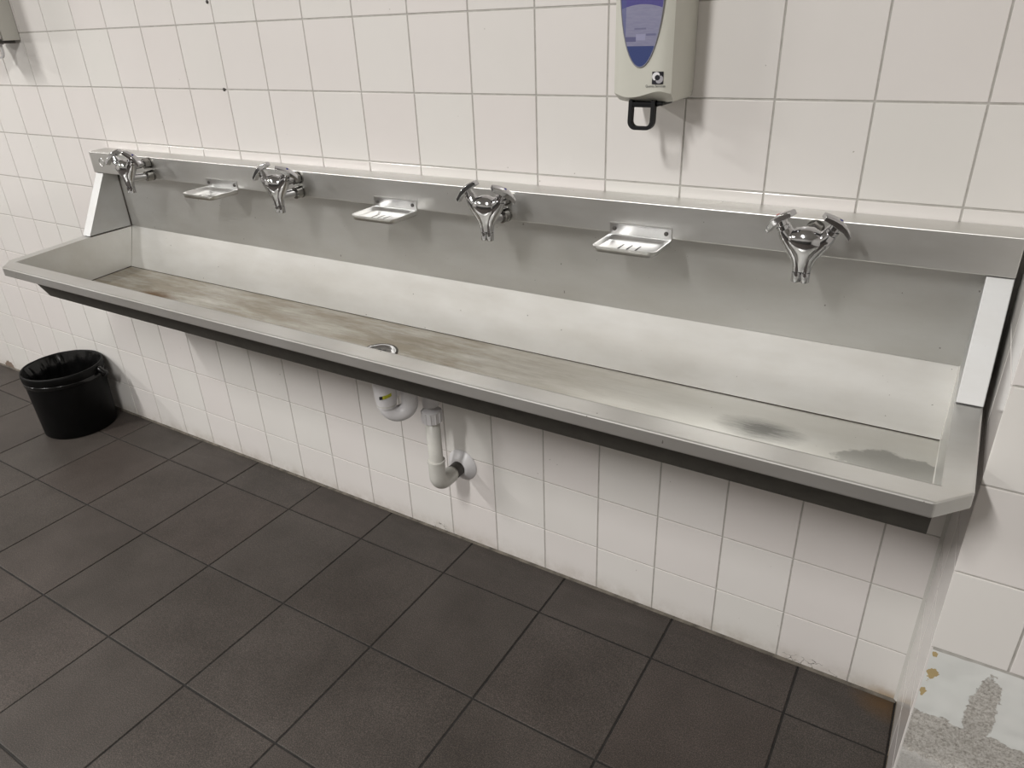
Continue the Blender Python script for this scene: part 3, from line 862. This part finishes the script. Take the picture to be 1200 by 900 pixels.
for v in me.vertices:
    x, y = v.co.x, v.co.y
    X = (lx0 + lx1) / 2 - .0035 + x * 0.92; v.co = (X, yfront(X) - .0010, 1.2350 + y)
me.materials.clear(); me.materials.append(M['logo_black'])
to = bpy.data.objects.new('name_print', me); COL.objects.link(to); keep(to, sd)
# black loop lever below
lvp = MB()
def loop_pts(w, h, r, n=6):
    pts = [(-w, 0)]
    pts += [(-w + r + r * math.cos(math.pi + math.pi / 2 * i / n), -h + r + r * math.sin(math.pi + math.pi / 2 * i / n)) for i in range(n + 1)]
    pts += [(w - r + r * math.cos(1.5 * math.pi + math.pi / 2 * i / n), -h + r + r * math.sin(1.5 * math.pi + math.pi / 2 * i / n)) for i in range(n + 1)]
    pts += [(w, 0)]
    return pts
def loop_lever(mb, cx, ytop, ztop, w, h, wi, hi, r, ri, th, lean):
    """flat U-shaped loop; lean = how far the bottom swings outwards"""
    O = loop_pts(w, h, r); I = loop_pts(wi, hi, ri)
    def V(p, d): return mb.bm.verts.new((cx + p[0], ytop + lean * (p[1] / h) + d, ztop + p[1]))
    of, ob = [V(p, -th / 2) for p in O], [V(p, th / 2) for p in O]
    jf, jb = [V(p, -th / 2) for p in I], [V(p, th / 2) for p in I]
    for i in range(len(O) - 1):
        mb.bm.faces.new([of[i], of[i + 1], jf[i + 1], jf[i]]); mb.bm.faces.new([ob[i + 1], ob[i], jb[i], jb[i + 1]])
        mb.bm.faces.new([of[i + 1], of[i], ob[i], ob[i + 1]]); mb.bm.faces.new([jf[i], jf[i + 1], jb[i + 1], jb[i]])
loop_lever(lvp, 2.2575, -0.108, 1.2135, 0.0235, 0.047, 0.0165, 0.0415, 0.014, 0.009, 0.011, 0.004)
lvp.box(2.234, 2.281, -0.1135, -0.060, 1.2025, 1.2105, .001)
lvp.box(2.281, 2.292, -0.108, -0.060, 1.2050, 1.2105, .001)
keep(lvp.build('lever', 'black_abs', bevel=.0012), sd)

# ------------------------------------------------------------------ second dispenser at the edge of the frame
gd = empty('wall_dispenser', (0.09, 0, 1.338), 'grey box dispenser with white loop lever, away from the taps', 'dispenser')
gx0, gx1 = 0.035, 0.146
keep(MB().box(gx0, gx1, -0.052, -0.001, 1.340, 1.66, .0015, 2).build('back_box', 'grey_abs'), gd)
keep(MB().box(gx0, gx1, -0.195, -0.0535, 1.344, 1.655, .004, 3).build('cover', 'grey_abs'), gd)
keep(MB().box(gx0 + .01, gx1 - .012, -0.185, -0.012, 1.332, 1.341).build('pump_plate', 'rubber'), gd)
keep(MB().sweep([(0.118, -0.045, 1.3318), (0.118, -0.045, 1.3295)], .0045, 14).build('screw', 'chrome_dark', smooth=True, angle=40), gd)
lw = MB(); loop_lever(lw, 0.085, -0.050, 1.333, 0.036, 0.042, 0.030, 0.037, 0.02, 0.015, 0.006, 0.0)
keep(lw.build('lever', 'pvc', bevel=.001), gd)

# ------------------------------------------------------------------ waste bin
bx, by = 0.007, -0.144
wb_ = empty('waste_bin', (bx, by, 0), 'round black plastic waste bin lined with a black bag', 'bin')
HB = 0.252
MB().lathe([(0.0002, 0.0012), (0.122, 0.0012), (0.1255, 0.004), (0.1335, HB - .03), (0.1345, HB - .012), (0.1310, HB - .012), (0.1300, HB - .03), (0.1225, 0.006), (0.0002, 0.006)], seg=64).build('bucket', 'bucket', wb_, smooth=True, angle=50)
def wobr(r, z, a):
    n = noise.noise((math.cos(a) * 3.0, math.sin(a) * 3.0, z * 8)); n2 = noise.noise((math.cos(a) * 9, math.sin(a) * 9, z * 14 + 5))
    return r + 0.0006 * n + 0.0006 * n2, z + 0.0012 * n
MB().lathe([(0.1350, HB - .046), (0.1362, HB - .044), (0.1366, HB - .032), (0.1356, HB - .029)], seg=96, wob=wobr).build('bag_hem', 'bag', wb_, smooth=True, solid=.0008)
MB().lathe([(0.1352, HB - .027), (0.1372, HB - .025), (0.1378, HB - .004), (0.1366, HB + .001), (0.1325, HB + .001), (0.1312, HB - .004)], seg=96, wob=wobr).build('rim_band', 'bucket', wb_, smooth=True)
def wobi(r, z, a):
    k = max(0.0, min(1.0, (HB - z) / 0.04))
    n = noise.noise((math.cos(a) * 6.0, math.sin(a) * 6.0, z * 9)); n2 = noise.noise((math.cos(a) * 14, math.sin(a) * 14, z * 18 + 5))
    return max(0.0002, r - k * (0.004 + 0.018 * abs(n) + 0.012 * abs(n2)) * min(1, r / .05)), z + 0.004 * k * n2
MB().lathe([(0.1308, HB - .002), (0.1300, HB - .008), (0.128, HB - .02), (0.126, HB - .035), (0.125, HB - .05), (0.123, HB - .075), (0.121, HB - .1), (0.118, HB - .14), (0.112, HB - .18), (0.095, HB - .215), (0.06, HB - .228), (0.01, HB - .228)], seg=120, wob=wobi).build('liner', 'bag', wb_, smooth=True)
# gathered corner of the bag tied at the side
kn = MB()
ka = math.radians(28); kd = Vector((math.cos(ka), math.sin(ka), 0)); kt = Vector((-math.sin(ka), math.cos(ka), 0))
P = [kd * .133 + Z3 * (HB - .012), kd * .141 + Z3 * (HB - .020), kd * .150 + Z3 * (HB - .028), kd * .158 + Z3 * (HB - .037), kd * .163 + Z3 * (HB - .043)]
kn.sweep(P, [.009, .013, .011, .014, .006], 14)
for v in kn.bm.verts:
    v.co += Vector((noise.noise(v.co * 90), noise.noise(v.co * 90 + Vector((7, 0, 0))), noise.noise(v.co * 90 + Vector((0, 9, 0))))) * .004
kn.build('bag_knot', 'bag', wb_, smooth=True)
